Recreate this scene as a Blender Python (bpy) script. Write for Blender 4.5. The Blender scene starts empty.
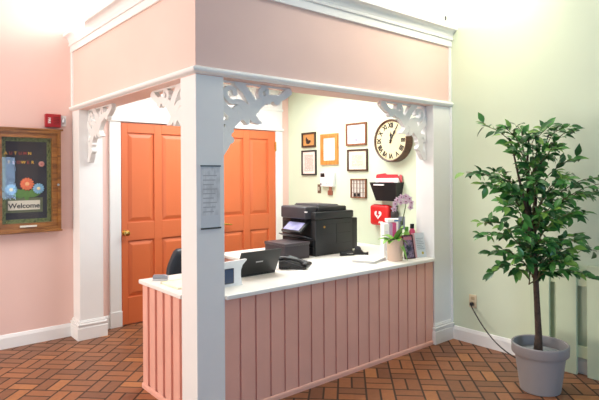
import bpy, bmesh, math, random
from mathutils import Vector, Matrix
random.seed(7)
PI = math.pi
col = bpy.context.scene.collection

# ------------------------------------------------------------------ materials
def srgb(r, g, b):
    f = lambda c: (c/255/12.92) if c/255 <= .04045 else ((c/255+.055)/1.055)**2.4
    return (f(r), f(g), f(b), 1)
MATS = {}
def mat(name, rgb, rough=.5, metal=0, var=.06, scale=6, bump=0, bscale=60, spec=.5, emit=0, coat=0):
    if name in MATS: return MATS[name]
    m = bpy.data.materials.new(name); m.use_nodes = True
    nt = m.node_tree; b = nt.nodes['Principled BSDF']
    c = srgb(*rgb)
    tc = nt.nodes.new('ShaderNodeTexCoord')
    n = nt.nodes.new('ShaderNodeTexNoise'); n.inputs['Scale'].default_value = scale; n.inputs['Detail'].default_value = 4
    nt.links.new(tc.outputs['Object'], n.inputs['Vector'])
    r = nt.nodes.new('ShaderNodeValToRGB')
    r.color_ramp.elements[0].position = .3; r.color_ramp.elements[1].position = .7
    r.color_ramp.elements[0].color = tuple(x*(1-var) for x in c[:3])+(1,)
    r.color_ramp.elements[1].color = tuple(min(1, x*(1+var)) for x in c[:3])+(1,)
    nt.links.new(n.outputs['Fac'], r.inputs['Fac']); nt.links.new(r.outputs['Color'], b.inputs['Base Color'])
    b.inputs['Roughness'].default_value = rough; b.inputs['Metallic'].default_value = metal
    b.inputs['Specular IOR Level'].default_value = spec
    b.inputs['Coat Weight'].default_value = coat
    if emit:
        nt.links.new(r.outputs['Color'], b.inputs['Emission Color']); b.inputs['Emission Strength'].default_value = emit
    if bump:
        n2 = nt.nodes.new('ShaderNodeTexNoise'); n2.inputs['Scale'].default_value = bscale; n2.inputs['Detail'].default_value = 3
        nt.links.new(tc.outputs['Object'], n2.inputs['Vector'])
        bp = nt.nodes.new('ShaderNodeBump'); bp.inputs['Strength'].default_value = bump; bp.inputs['Distance'].default_value = .002
        nt.links.new(n2.outputs['Fac'], bp.inputs['Height']); nt.links.new(bp.outputs['Normal'], b.inputs['Normal'])
    MATS[name] = m; return m

def mth(nt, op, a, b=None, c=None):
    n = nt.nodes.new('ShaderNodeMath'); n.operation = op
    for i, v in enumerate((a, b, c)):
        if v is None: continue
        if isinstance(v, (int, float)): n.inputs[i].default_value = v
        else: nt.links.new(v, n.inputs[i])
    return n.outputs[0]
def mixc(nt, fac, a, b):
    n = nt.nodes.new('ShaderNodeMix'); n.data_type = 'RGBA'
    for s, v in ((0, fac), (6, a), (7, b)):
        if isinstance(v, (int, float, tuple)): n.inputs[s].default_value = v
        else: nt.links.new(v, n.inputs[s])
    return n.outputs[2]

def wood(name, dark, light, rough=.4, scale=3, axis=2):
    m = bpy.data.materials.new(name); m.use_nodes = True
    nt = m.node_tree; b = nt.nodes['Principled BSDF']
    tc = nt.nodes.new('ShaderNodeTexCoord'); mp = nt.nodes.new('ShaderNodeMapping')
    s = [14, 14, 14]; s[axis] = 1.6
    mp.inputs['Scale'].default_value = s
    nt.links.new(tc.outputs['Object'], mp.inputs['Vector'])
    n = nt.nodes.new('ShaderNodeTexNoise'); n.inputs['Scale'].default_value = scale; n.inputs['Detail'].default_value = 6; n.inputs['Distortion'].default_value = .8
    nt.links.new(mp.outputs['Vector'], n.inputs['Vector'])
    r = nt.nodes.new('ShaderNodeValToRGB'); r.color_ramp.elements[0].position = .35; r.color_ramp.elements[1].position = .65
    r.color_ramp.elements[0].color = srgb(*dark); r.color_ramp.elements[1].color = srgb(*light)
    nt.links.new(n.outputs['Fac'], r.inputs['Fac']); nt.links.new(r.outputs['Color'], b.inputs['Base Color'])
    b.inputs['Roughness'].default_value = rough
    MATS[name] = m; return m

def floor_mat():
    """terracotta pavers in a basket weave, laid at 45 degrees to the walls"""
    m = bpy.data.materials.new('brick_pavers'); m.use_nodes = True
    nt = m.node_tree; b = nt.nodes['Principled BSDF']
    tc = nt.nodes.new('ShaderNodeTexCoord'); mp = nt.nodes.new('ShaderNodeMapping'); mp.vector_type = 'POINT'
    mp.inputs['Rotation'].default_value = (0, 0, math.radians(FLOOR_ROT)); S = .2
    mp.inputs['Scale'].default_value = (1/S, 1/S, 1/S); mp.inputs['Location'].default_value = (100.3, 100.1, 0)
    nt.links.new(tc.outputs['Object'], mp.inputs['Vector'])
    sp = nt.nodes.new('ShaderNodeSeparateXYZ'); nt.links.new(mp.outputs['Vector'], sp.inputs[0])
    u, v = sp.outputs[0], sp.outputs[1]
    cu, cv = mth(nt, 'FLOOR', u), mth(nt, 'FLOOR', v)
    fu, fv = mth(nt, 'FRACT', u), mth(nt, 'FRACT', v)
    par = mth(nt, 'FLOORED_MODULO', mth(nt, 'ADD', cu, cv), 2)
    inv = mth(nt, 'SUBTRACT', 1, par)
    a = mth(nt, 'ADD', mth(nt, 'MULTIPLY', par, fu), mth(nt, 'MULTIPLY', inv, fv))   # across the pair
    l = mth(nt, 'ADD', mth(nt, 'MULTIPLY', par, fv), mth(nt, 'MULTIPLY', inv, fu))   # along
    a2 = mth(nt, 'MULTIPLY', a, 2); idx = mth(nt, 'FLOOR', a2); fa = mth(nt, 'FRACT', a2)
    da = mth(nt, 'MULTIPLY', mth(nt, 'MINIMUM', fa, mth(nt, 'SUBTRACT', 1, fa)), .5)
    dl = mth(nt, 'MINIMUM', l, mth(nt, 'SUBTRACT', 1, l))
    d = mth(nt, 'MINIMUM', da, dl)
    mr = nt.nodes.new('ShaderNodeMapRange'); mr.inputs[1].default_value = .022; mr.inputs[2].default_value = .045
    nt.links.new(d, mr.inputs[0]); mask = mr.outputs[0]
    cx = nt.nodes.new('ShaderNodeCombineXYZ')
    nt.links.new(cu, cx.inputs[0]); nt.links.new(cv, cx.inputs[1]); nt.links.new(idx, cx.inputs[2])
    wn = nt.nodes.new('ShaderNodeTexWhiteNoise'); wn.noise_dimensions = '3D'; nt.links.new(cx.outputs[0], wn.inputs['Vector'])
    r = nt.nodes.new('ShaderNodeValToRGB'); e = r.color_ramp.elements
    e[0].position = 0; e[0].color = srgb(122, 78, 52); e[1].position = 1; e[1].color = srgb(176, 116, 70)
    for p, c in ((.3, (134, 86, 56)), (.6, (148, 94, 60)), (.85, (160, 102, 64))):
        k = e.new(p); k.color = srgb(*c)
    nt.links.new(wn.outputs['Value'], r.inputs['Fac'])
    n = nt.nodes.new('ShaderNodeTexNoise'); n.inputs['Scale'].default_value = 28; n.inputs['Detail'].default_value = 6
    nt.links.new(tc.outputs['Object'], n.inputs['Vector'])
    n2 = nt.nodes.new('ShaderNodeTexNoise'); n2.inputs['Scale'].default_value = 1.2; nt.links.new(tc.outputs['Object'], n2.inputs['Vector'])
    sh = mth(nt, 'ADD', mth(nt, 'MULTIPLY', n.outputs['Fac'], .5), mth(nt, 'ADD', mth(nt, 'MULTIPLY', n2.outputs['Fac'], .35), .53))
    hs = nt.nodes.new('ShaderNodeHueSaturation'); nt.links.new(r.outputs['Color'], hs.inputs['Color']); nt.links.new(sh, hs.inputs['Value'])
    c = mixc(nt, mask, srgb(62, 46, 36), hs.outputs['Color'])
    nt.links.new(c, b.inputs['Base Color'])
    rg = mth(nt, 'SUBTRACT', .82, mth(nt, 'MULTIPLY', mask, .36)); nt.links.new(rg, b.inputs['Roughness'])
    bp = nt.nodes.new('ShaderNodeBump'); bp.inputs['Strength'].default_value = .5; bp.inputs['Distance'].default_value = .004
    nt.links.new(mask, bp.inputs['Height']); nt.links.new(bp.outputs['Normal'], b.inputs['Normal'])
    return m
FLOOR_ROT = 45

def doc_mat(name, paper, ink, freq=60, fill=.55, u='Y', margin=.0):
    """paper carrying rows of small print (words broken up by noise)"""
    m = bpy.data.materials.new(name); m.use_nodes = True
    nt = m.node_tree; b = nt.nodes['Principled BSDF']
    tc = nt.nodes.new('ShaderNodeTexCoord'); sp = nt.nodes.new('ShaderNodeSeparateXYZ'); nt.links.new(tc.outputs['Generated'], sp.inputs[0])
    uu = sp.outputs[1 if u == 'Y' else 0]; z = sp.outputs[2]
    zz = mth(nt, 'MULTIPLY', z, freq); row = mth(nt, 'FLOOR', zz)
    line = mth(nt, 'LESS_THAN', mth(nt, 'FRACT', zz), .45)
    cb = nt.nodes.new('ShaderNodeCombineXYZ'); nt.links.new(mth(nt, 'MULTIPLY', uu, 18), cb.inputs[0]); nt.links.new(mth(nt, 'MULTIPLY', row, 7.3), cb.inputs[1])
    n = nt.nodes.new('ShaderNodeTexNoise'); n.inputs['Scale'].default_value = 1; nt.links.new(cb.outputs[0], n.inputs['Vector'])
    word = mth(nt, 'LESS_THAN', n.outputs['Fac'], fill)
    ins = mth(nt, 'LESS_THAN', mth(nt, 'ABSOLUTE', mth(nt, 'SUBTRACT', uu, .5)), .36)
    ins2 = mth(nt, 'LESS_THAN', mth(nt, 'ABSOLUTE', mth(nt, 'SUBTRACT', z, .5)), .38)
    f = mth(nt, 'MULTIPLY', mth(nt, 'MULTIPLY', line, word), mth(nt, 'MULTIPLY', ins, ins2))
    nt.links.new(mixc(nt, f, srgb(*paper), srgb(*ink)), b.inputs['Base Color'])
    b.inputs['Roughness'].default_value = .6
    MATS[name] = m; return m

def photo_mat(name, cols, scale=5):
    """a printed picture: broad blotches of colour"""
    m = bpy.data.materials.new(name); m.use_nodes = True
    nt = m.node_tree; b = nt.nodes['Principled BSDF']
    tc = nt.nodes.new('ShaderNodeTexCoord'); n = nt.nodes.new('ShaderNodeTexNoise')
    n.inputs['Scale'].default_value = scale; n.inputs['Detail'].default_value = 5
    nt.links.new(tc.outputs['Generated'], n.inputs['Vector'])
    r = nt.nodes.new('ShaderNodeValToRGB'); e = r.color_ramp.elements
    e[0].position = .3; e[0].color = srgb(*cols[0]); e[1].position = .7; e[1].color = srgb(*cols[-1])
    for i, c in enumerate(cols[1:-1]):
        k = e.new(.3+.4*(i+1)/(len(cols)-1)); k.color = srgb(*c)
    nt.links.new(n.outputs['Fac'], r.inputs['Fac']); nt.links.new(r.outputs['Color'], b.inputs['Base Color'])
    b.inputs['Roughness'].default_value = .5
    MATS[name] = m; return m

def glass_mat(name, tint=(255, 255, 255), refl=1.0):
    m = bpy.data.materials.new(name); m.use_nodes = True
    nt = m.node_tree; nt.nodes.remove(nt.nodes['Principled BSDF'])
    out = nt.nodes['Material Output']
    t = nt.nodes.new('ShaderNodeBsdfTransparent'); t.inputs[0].default_value = srgb(*tint)
    g = nt.nodes.new('ShaderNodeBsdfGlossy'); g.inputs['Roughness'].default_value = .02
    fr = nt.nodes.new('ShaderNodeFresnel'); fr.inputs[0].default_value = 1.5
    ge = nt.nodes.new('ShaderNodeNewGeometry'); front = mth(nt, 'SUBTRACT', 1, ge.outputs['Backfacing'])
    mx = nt.nodes.new('ShaderNodeMixShader'); nt.links.new(mth(nt, 'MULTIPLY', mth(nt, 'MULTIPLY', fr.outputs[0], front), refl), mx.inputs[0])
    nt.links.new(t.outputs[0], mx.inputs[1]); nt.links.new(g.outputs[0], mx.inputs[2])
    nt.links.new(mx.outputs[0], out.inputs['Surface']); MATS[name] = m; return m

# ------------------------------------------------------------------ mesh builder
class MB:
    def __init__(s): s.bm = bmesh.new()
    def quadloop(s, rings, closed=True, cap=True):
        V = [[s.bm.verts.new(p) for p in r] for r in rings]
        n = len(V[0])
        for a, b in zip(V[:-1], V[1:]):
            for i in range(n if closed else n-1):
                j = (i+1) % n
                try: s.bm.faces.new((a[i], a[j], b[j], b[i]))
                except ValueError: pass
        if cap:
            for r in (V[0], V[-1]):
                try: s.bm.faces.new(r)
                except ValueError: pass
        return s
    def box(s, x0, x1, y0, y1, z0, z1, M=None):
        P = [(x, y, z) for z in (z0, z1) for x, y in ((x0, y0), (x1, y0), (x1, y1), (x0, y1))]
        v = [s.bm.verts.new((M @ Vector(p)) if M else p) for p in P]
        for f in ((3, 2, 1, 0), (4, 5, 6, 7), (0, 1, 5, 4), (1, 2, 6, 5), (2, 3, 7, 6), (3, 0, 4, 7)):
            s.bm.faces.new([v[i] for i in f])
        return s
    def rbox(s, x0, x1, y0, y1, z0, z1, r=.005, M=None, seg=2):
        b = bmesh.new(); P = [(x, y, z) for z in (z0, z1) for x, y in ((x0, y0), (x1, y0), (x1, y1), (x0, y1))]
        v = [b.verts.new(p) for p in P]
        for f in ((3, 2, 1, 0), (4, 5, 6, 7), (0, 1, 5, 4), (1, 2, 6, 5), (2, 3, 7, 6), (3, 0, 4, 7)): b.faces.new([v[i] for i in f])
        bmesh.ops.bevel(b, geom=b.edges[:], offset=r, segments=seg, affect='EDGES', profile=.5)
        s.add(b, M); return s
    def add(s, b, M=None):
        if M: bmesh.ops.transform(b, matrix=M, verts=b.verts)
        me = bpy.data.meshes.new('tmp'); b.to_mesh(me); b.free(); s.bm.from_mesh(me); bpy.data.meshes.remove(me)
    def lathe(s, prof, n=32, c=(0, 0, 0), M=None, sx=1, sy=1):
        rings = []
        for r, z in prof:
            ring = []
            for i in range(n):
                a = 2*PI*i/n; p = Vector((c[0]+sx*r*math.cos(a), c[1]+sy*r*math.sin(a), c[2]+z))
                ring.append((M @ p) if M else p)
            rings.append(ring)
        s.quadloop(rings); return s
    def tube(s, pts, r, n=8):
        pts = [Vector(p) for p in pts]; rs = r if isinstance(r, (list, tuple)) else [r]*len(pts)
        rings = []; up = None
        for i, p in enumerate(pts):
            t = (pts[min(i+1, len(pts)-1)]-pts[max(i-1, 0)]).normalized()
            if up is None: up = t.orthogonal().normalized()
            up = (up - t*up.dot(t)).normalized(); w = t.cross(up)
            rings.append([p+rs[i]*(math.cos(2*PI*k/n)*up+math.sin(2*PI*k/n)*w) for k in range(n)])
        s.quadloop(rings); return s
    def prism(s, poly, h0, h1, plane='xy', M=None):
        """2-D polygon extruded: plane xy -> z, xz -> y, yz -> x"""
        f = {'xy': lambda a, b, h: (a, b, h), 'xz': lambda a, b, h: (a, h, b), 'yz': lambda a, b, h: (h, a, b)}[plane]
        g = lambda a, b, h: (M @ Vector(f(a, b, h))) if M else f(a, b, h)
        s.quadloop([[g(a, b, h0) for a, b in poly], [g(a, b, h1) for a, b in poly]]); return s
    def sphere(s, c, r, sx=1, sy=1, sz=1, M=None, seg=14, rings=9):
        b = bmesh.new(); bmesh.ops.create_uvsphere(b, u_segments=seg, v_segments=rings, radius=r)
        for v in b.verts: v.co = Vector((v.co.x*sx+c[0], v.co.y*sy+c[1], v.co.z*sz+c[2]))
        s.add(b, M); return s
    def build(s, name, m, parent=None, smooth=False, angle=40, bevel=0):
        bmesh.ops.recalc_face_normals(s.bm, faces=s.bm.faces[:])
        me = bpy.data.meshes.new(name); s.bm.to_mesh(me); s.bm.free()
        o = bpy.data.objects.new(name, me); col.objects.link(o)
        if m: me.materials.append(m)
        if parent: o.parent = parent
        if smooth:
            for p in me.polygons: p.use_smooth = True
            me.set_sharp_from_angle(angle=math.radians(angle))
        if bevel:
            bv = o.modifiers.new('bevel', 'BEVEL'); bv.width = bevel; bv.segments = 2; bv.limit_method = 'ANGLE'
        return o

def thing(name, label, cat, loc=(0, 0, 0), rz=0, group=None):
    o = bpy.data.objects.new(name, None); col.objects.link(o); o.location = loc; o.rotation_euler = (0, 0, rz)
    o.empty_display_size = .05
    return tag(o, label, cat, group)
def tag(o, label, cat, group=None):
    o['label'] = label; o['category'] = cat
    if group: o['group'] = group
    return o
def struct(o): o['kind'] = 'structure'; return o
def lab(o, l): o['label'] = l; return o

def text_obj(s, size, m, name, parent, loc, axis, extrude=.0006, align='CENTER', bold=0, rot2d=0, sx=1):
    """lettering as a mesh. axis 'x-': readable from -x side (on the right wall); 'y-': readable from -y side"""
    cu = bpy.data.curves.new('t', 'FONT'); cu.body = s; cu.size = size; cu.extrude = extrude; cu.align_x = align; cu.align_y = 'CENTER'
    cu.offset = bold
    t = bpy.data.objects.new('t', cu); col.objects.link(t)
    bpy.context.view_layer.update()
    me = bpy.data.meshes.new_from_object(t.evaluated_get(bpy.context.evaluated_depsgraph_get()))
    bpy.data.objects.remove(t); bpy.data.curves.remove(cu)
    M2 = Matrix.Rotation(rot2d, 4, 'Z') @ Matrix.Scale(sx, 4, (1, 0, 0))
    if axis == 'y-': R = Matrix.Rotation(PI/2, 4, 'X')
    elif axis == 'x-': R = Matrix.Rotation(-PI/2, 4, 'Z') @ Matrix.Rotation(PI/2, 4, 'X')
    else: R = Matrix()
    me.transform(Matrix.Translation(loc) @ R @ M2)
    o = bpy.data.objects.new(name, me); col.objects.link(o); me.materials.clear(); me.materials.append(m)
    if parent: o.parent = parent
    return o

# ------------------------------------------------------------------ key dimensions (metres), eye height 1.55
X0, Y0, YL, XR = 1.56, 2.84, 5.277, 4.244      # booth corner, left wall plane, right wall plane
W = .2                                          # column width
ZB, ZR0, ZR1, ZF, ZC = 2.165, 2.168, 2.218, 2.73, 2.902
CT = .78                                        # counter top
CEIL = 3.75

PINK = mat('pink_wall_paint', (238, 203, 192), .6, var=.02, scale=2, bump=.15, bscale=120)
PINKF = mat('peach_fascia_paint', (238, 203, 192), .6, var=.025, scale=2, bump=.1, bscale=120)
GREEN = mat('sage_wall_paint', (214, 226, 200), .6, var=.02, scale=2, bump=.15, bscale=120)
WHITE = mat('white_trim_paint', (240, 240, 238), .42, var=.015)
WHITEC = mat('white_ceiling_paint', (245, 245, 242), .8, var=.01)
DOORM = mat('orange_door_paint', (214, 112, 66), .42, var=.03, scale=3)
COUNTERM = mat('salmon_board_paint', (234, 176, 158), .5, var=.04, scale=5)
TOPM = mat('white_worktop', (242, 240, 234), .3, var=.02, scale=9)
BRASS = mat('brass', (226, 186, 104), .25, 1, var=.05)
STEEL = mat('steel', (190, 192, 195), .3, 1, var=.05)
BLACK = mat('black_plastic', (20, 20, 22), .45, var=.12, scale=20)
BLACKS = mat('black_satin_plastic', (28, 29, 31), .42, var=.1, scale=20)
DKGREY = mat('dark_grey_plastic', (58, 56, 62), .45, var=.08)
PAPER = mat('white_paper', (245, 244, 240), .7, var=.015)
GLASS = glass_mat('clear_glass')
ACRYL = glass_mat('clear_acrylic', (250, 252, 252), .8)

# ================================================================== SETTING
struct(MB().box(-5, XR+.1, -3.0, YL+.1, -.05, 0).build('floor', floor_mat()))
struct(MB().box(-5, XR+.1, -3.0, YL+.1, CEIL, CEIL+.1).build('ceiling', WHITEC))
struct(MB().box(-5, XR+.1, YL, YL+.1, 0, CEIL).build('wall_left', PINK))
struct(MB().box(XR, XR+.1, -3.0, YL, 0, CEIL).build('wall_right', GREEN))

def lpath(prof, name, m, x0=X0, y0=Y0, ye=YL, xe=XR, parent=None):
    """moulding profile [(projection, z)] swept along the two outer faces of the booth"""
    r = [[(x0-p, ye, z) for p, z in prof], [(x0-p, y0-p, z) for p, z in prof], [(xe, y0-p, z) for p, z in prof]]
    return MB().quadloop(r).build(name, m, parent, smooth=True, angle=35)
# beam / fascia of the booth
struct(MB().box(X0, X0+W, Y0, YL, ZB, ZC-.02).build('wall_booth_side', PINKF))
struct(MB().box(X0+W, XR, Y0, Y0+W, ZB, ZC-.02).build('wall_booth_front', PINKF))
struct(MB().box(X0+W, XR, Y0+W, YL, 2.62, 2.68).build('ceiling_booth', WHITEC))
# crown: flat band, bead, cove, top fillet
crown = [(0, ZF), (.018, ZF), (.018, ZF+.058), (.03, ZF+.062), (.032, ZF+.078), (.026, ZF+.082), (.028, ZF+.09)]
for i in range(7):
    a = i/6*PI/2; crown.append((.03+.042*(1-math.cos(a)), ZF+.092+.05*math.sin(a)))
crown += [(.082, ZF+.146), (.082, ZC), (0, ZC)]
struct(lpath(crown, 'trim_1', WHITE))
rail = [(0, ZR0)] + [(.006+.026*math.cos(t), (ZR0+ZR1)/2+.02*math.sin(t)) for t in [(-PI/2)+PI*i/10 for i in range(11)]] + [(0, ZR1)]
struct(lpath(rail, 'trim_2', WHITE))
# slim vertical trims where the booth meets the walls
struct(MB().box(X0-.012, X0, YL-.05, YL, ZR1, ZF).build('trim_3', WHITE))
struct(MB().box(XR-.03, XR, Y0-.012, Y0, ZR1, ZF).build('trim_4', WHITE))
struct(MB().lathe([(.014, .16), (.014, ZR0)], 12, (XR-.003, Y0-.004, 0)).build('trim_5', WHITE, smooth=True))

def baseboard(name, pts, h=.105, t=.018):
    # straight board between two points with a stepped top, thickness grows to the left of travel
    (xa, ya), (xb, yb) = pts; d = Vector((xb-xa, yb-ya, 0)).normalized(); n = Vector((-d.y, d.x, 0))
    prof = [(0, 0), (t, 0), (t, h-.03), (t*.75, h-.018), (t*.45, h-.004), (0, h)]
    R = [[Vector((x, y, 0))+n*p+Vector((0, 0, z)) for p, z in prof] for x, y in pts]
    return struct(MB().quadloop(R).build(name, WHITE))
baseboard('baseboard_left', [(X0-.02, YL), (-5, YL)], h=.125)
baseboard('baseboard_right', [(XR, -3.0), (XR, Y0-.03)][::-1], h=.125)
bpy.data.objects['baseboard_right'].data.flip_normals()
baseboard('baseboard_back', [(1.925, YL), (1.79, YL)], h=.13)
# fix side of right baseboard: rebuild so that it stands on the room side
o = bpy.data.objects['baseboard_right']; bpy.data.objects.remove(o)
baseboard('baseboard_right', [(XR, -3.0), (XR, Y0-.03)], h=.125)

# door casings and the white header over both doors
DY = YL-.03
cas = MB()
for x0, x1 in ((1.93, 2.045), (2.96, 3.14), (4.035, 4.145)):
    cas.box(x0, x1, DY, YL, .0, 2.1)
    cas.box(x0-.004, x1+.004, DY-.008, YL, 0, .16)
struct(cas.build('trim_6', WHITE, bevel=.004))
hd = MB().box(1.91, 4.15, YL-.022, YL, 2.1, 2.62)
for z, p, h in ((2.095, .05, .03), (2.345, .035, .028)):
    hd.box(1.90, 4.155, YL-p, YL, z, z+h)
struct(hd.build('trim_7', WHITE, bevel=.004))

def door(name, x0, x1, cols, knob, z1=2.085):
    m = MB(); yb, yf = YL-.002, YL-.026      # back, face
    m.box(x0, x1, yb-.006, yb, .01, z1)      # core behind the panels
    rows = [(.285, .87), (1.055, 1.985)]
    zs = [.01, rows[0][0], rows[0][1], rows[1][0], rows[1][1], z1]
    xs = [x0, cols[0][0], cols[0][1], cols[1][0], cols[1][1], x1]
    for i in (0, 2, 4): m.box(xs[i], xs[i+1], yf, yb-.006, .01, z1)            # stiles
    for i in (0, 2, 4):
        for c0, c1 in cols: m.box(c0, c1, yf, yb-.006, zs[i], zs[i+1])          # rails
    for c0, c1 in cols:                                                         # raised fields with sloped margin
        for r0, r1 in rows:
            g = .012; s = .05
            m.quadloop([[(c0+g, yb-.007, r0+g), (c1-g, yb-.007, r0+g), (c1-g, yb-.007, r1-g), (c0+g, yb-.007, r1-g)],
                        [(c0+s, yf+.004, r0+s), (c1-s, yf+.004, r0+s), (c1-s, yf+.004, r1-s), (c0+s, yf+.004, r1-s)]])
    d = struct(m.build(name, DOORM, bevel=.003))
    return d
d1 = door('door_1', 2.05, 2.955, [(2.112, 2.405), (2.49, 2.80)], 0)
d2 = door('door_2', 3.145, 4.03, [(3.225, 3.545), (3.635, 3.92)], 0)
FY = YL-.026
MY = Matrix.Translation((2.083, FY, .955)) @ Matrix.Rotation(PI/2, 4, 'X')
MB().lathe([(.0, 0), (.03, 0), (.03, .006), (.012, .01), (.011, .035), (.022, .042), (.03, .055), (.027, .068), (.012, .074), (0, .075)], 20, M=MY).build('knob', BRASS, d1, smooth=True)
MY = Matrix.Translation((3.2, FY, .965)) @ Matrix.Rotation(PI/2, 4, 'X')
lv = MB().lathe([(0, 0), (.032, 0), (.032, .007), (.014, .012), (.012, .05), (0, .052)], 20, M=MY)
lv.tube([(3.2, FY-.045, .965), (3.23, FY-.05, .967), (3.28, FY-.05, .966), (3.345, FY-.048, .958)], [.011, .012, .011, .008], 10)
lv.build('handle', BRASS, d2, smooth=True)
for z in (1.84, .3):
    h = MB().box(4.018, 4.045, FY-.004, FY, z, z+.11); h.lathe([(.006, z-.004), (.006, z+.114)], 10, (4.031, FY-.006, 0)); h.build('hinge', BRASS, d2)

for n_ in ('door_1', 'door_2', 'trim_6', 'trim_7'): bpy.data.objects[n_].location.x = -.02

# ================================================================== COLUMN AND POSTS
def post(x0, x1, y0, y1, label, sides, group=None):
    t = thing('column', label, 'column', ((x0+x1)/2, (y0+y1)/2, 0), group=group)
    a, b = (x1-x0)/2, (y1-y0)/2
    MB().box(-a, a, -b, b, 0, ZB).build('shaft', WHITE, t, bevel=.004)
    p = MB(); n = []
    L, R_, F, B = sides
    for z0, z1, pr in (((0, .05, .02), (.05, .058, .012)) if B and L and R_ else ((0, .115, .03), (.115, .135, .024), (.135, .15, .03), (.15, .168, .016), (.168, .178, .008))):
        p.box(-a-pr*L, a+pr*R_, -b-pr*F, b+pr*B, z0, z1)
    p.build('plinth', WHITE, t, bevel=.003)
    return t
post(X0, X0+W, Y0, Y0+W, 'square white corner column nearest the viewer with a grey notice', (1, 1, 1, 1))
post(X0, X0+W+.02, YL-W, YL-.001, 'white square post against the pink wall beside the notice cabinet', (1, 1, 1, 0))
post(3.975, XR-.001, Y0, Y0+W, 'white square post against the green wall at the right end of the counter', (1, 0, 1, 1))

# grey printed notice on the column
nt_ = thing('notice', 'grey printed notice sheet fixed to the front of the corner column', 'notice', (1.66, Y0, 1.21))
MB().box(-.068, .068, -.003, 0, .0, .395).build('backing', mat('pale_blue_grey_card', (214, 218, 222), .5), nt_)
MB().box(-.065, .065, -.0045, -.003, .085, .385).build('sheet', photo_mat('grey_print', [(186, 188, 190), (206, 208, 210), (222, 224, 226), (196, 199, 202)], 3), nt_)
tl = MB()
for k in range(9):
    zz = .105+.028*k; tl.box(-.055, .02+.035*((k*7) % 3)/3, -.0052, -.0045, zz, zz+.006)
lab(tl.build('print_lines', mat('grey_ink', (176, 178, 182), .6), nt_), 'lines of small grey print')
MB().box(-.07, .07, -.009, 0, .388, .396).build('top_strip', mat('grey_metal_strip', (95, 98, 102), .4, .6), nt_)
MB().box(-.07, .07, -.01, 0, .0, .009).build('bottom_strip', mat('dark_strip', (70, 68, 62), .4, .5), nt_)

# ================================================================== GINGERBREAD BRACKETS
def stroke0(bm_, pts, widths, h0, h1, place, n=7):
    """ribbon of varying width with round ends, extruded h0..h1; Catmull-Rom through pts"""
    P = [Vector((p[0], p[1])) for p in pts]
    S, Wd = [], []
    for i in range(len(P)-1):
        p0, p1, p2, p3 = P[max(i-1, 0)], P[i], P[i+1], P[min(i+2, len(P)-1)]
        for k in range(n):
            t = k/n
            S.append(.5*((2*p1)+(p2-p0)*t+(2*p0-5*p1+4*p2-p3)*t*t+(3*p1-p0-3*p2+p3)*t**3)); Wd.append(widths[i]*(1-t)+widths[i+1]*t)
    S.append(P[-1]); Wd.append(widths[-1])
    L, R_ = [], []
    for i, p in enumerate(S):
        t = (S[min(i+1, len(S)-1)]-S[max(i-1, 0)]).normalized(); nn = Vector((-t.y, t.x))
        L.append(p+nn*Wd[i]/2); R_.append(p-nn*Wd[i]/2)
    rings = []
    for l, r in zip(L, R_):
        rings.append([place(l.x, l.y, h0), place(r.x, r.y, h0), place(r.x, r.y, h1), place(l.x, l.y, h1)])
    bm_.quadloop(rings)
    for p, w in ((S[0], Wd[0]), (S[-1], Wd[-1])):
        if w > .012: disc0(bm_, p.x, p.y, w/2, h0*1.005, h1*1.005, place)
def disc0(bm_, u, v, r, h0, h1, place):
    n = 14
    bm_.quadloop([[place(u+r*math.cos(2*PI*k/n), v+r*math.sin(2*PI*k/n), h) for k in range(n)] for h in (h0, h1)])
def spiral(c, r0, a0, turns, shrink, n=9):
    out = []
    for i in range(n):
        t = i/(n-1); r = r0*(1-t*shrink); a = a0+turns*2*PI*t
        out.append((c[0]+r*math.cos(a), c[1]+r*math.sin(a)))
    return out
def bracket_mesh(place, m, parent, h=.04):
    b = MB(); cnt = [0]
    h0, h1 = -h/2, h/2
    place_ = place
    def place(u, v, hh): return place_(u, v, hh*(1+.012*cnt[0]))
    def stroke_poly(*a):
        cnt[0] += 1; stroke0(*a)
    def disc(*a):
        cnt[0] += 1; disc0(*a)
    for sw in (0, 1):
        q = (lambda p: (p[1]*.72, p[0])) if sw else (lambda p: p)
        T = lambda L: [q(p) for p in L]
        # arm sweeping out along the beam (or down the post), heavy in the middle
        stroke_poly(b, T([(.565, .045), (.50, .095), (.42, .105), (.34, .145), (.245, .235)]), [.06, .055, .06, .075, .115], h0, h1, place)
        disc(b, *q((.475, .128)), .032, h0, h1, place)
        disc(b, *q((.40, .14)), .022, h0, h1, place)
        disc(b, *q((.575, .035)), .032, h0, h1, place)
        # leaf rising to the rail
        stroke_poly(b, T([(.29, .2), (.255, .13), (.215, .07), (.165, .012)]), [.075, .07, .06, .075], h0, h1, place)
        # small curl on the arm
        stroke_poly(b, T([(.375, .125), (.335, .085), (.345, .04), (.385, .035), (.39, .065)]), [.034, .034, .034, .034, .036], h0, h1, place)
        # leaf hanging on the inner side
        stroke_poly(b, T([(.255, .25), (.29, .30), (.345, .325)]), [.065, .06, .01], h0, h1, place)
    stroke_poly(b, [(.23, .22), (.165, .165), (.10, .165), (.058, .11), (.075, .06), (.12, .062), (.13, .10)], [.07, .05, .036, .034, .034, .034, .036], h0, h1, place)
    # strips that fix it to beam and post
    for poly in ([(0, 0), (.6, 0), (.6, .014), (0, .014)], [(0, 0), (.014, 0), (.014, .6), (0, .6)]):
        b.quadloop([[place(u, v, h) for u, v in poly] for h in (-.012, .012)])
    return b.build('bracket', m, parent, smooth=True, angle=50)
BW = mat('white_fretwork_paint', (238, 238, 236), .45, var=.02)
yc, xc = Y0+W/2, X0+W/2
S1 = 1.03
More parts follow.
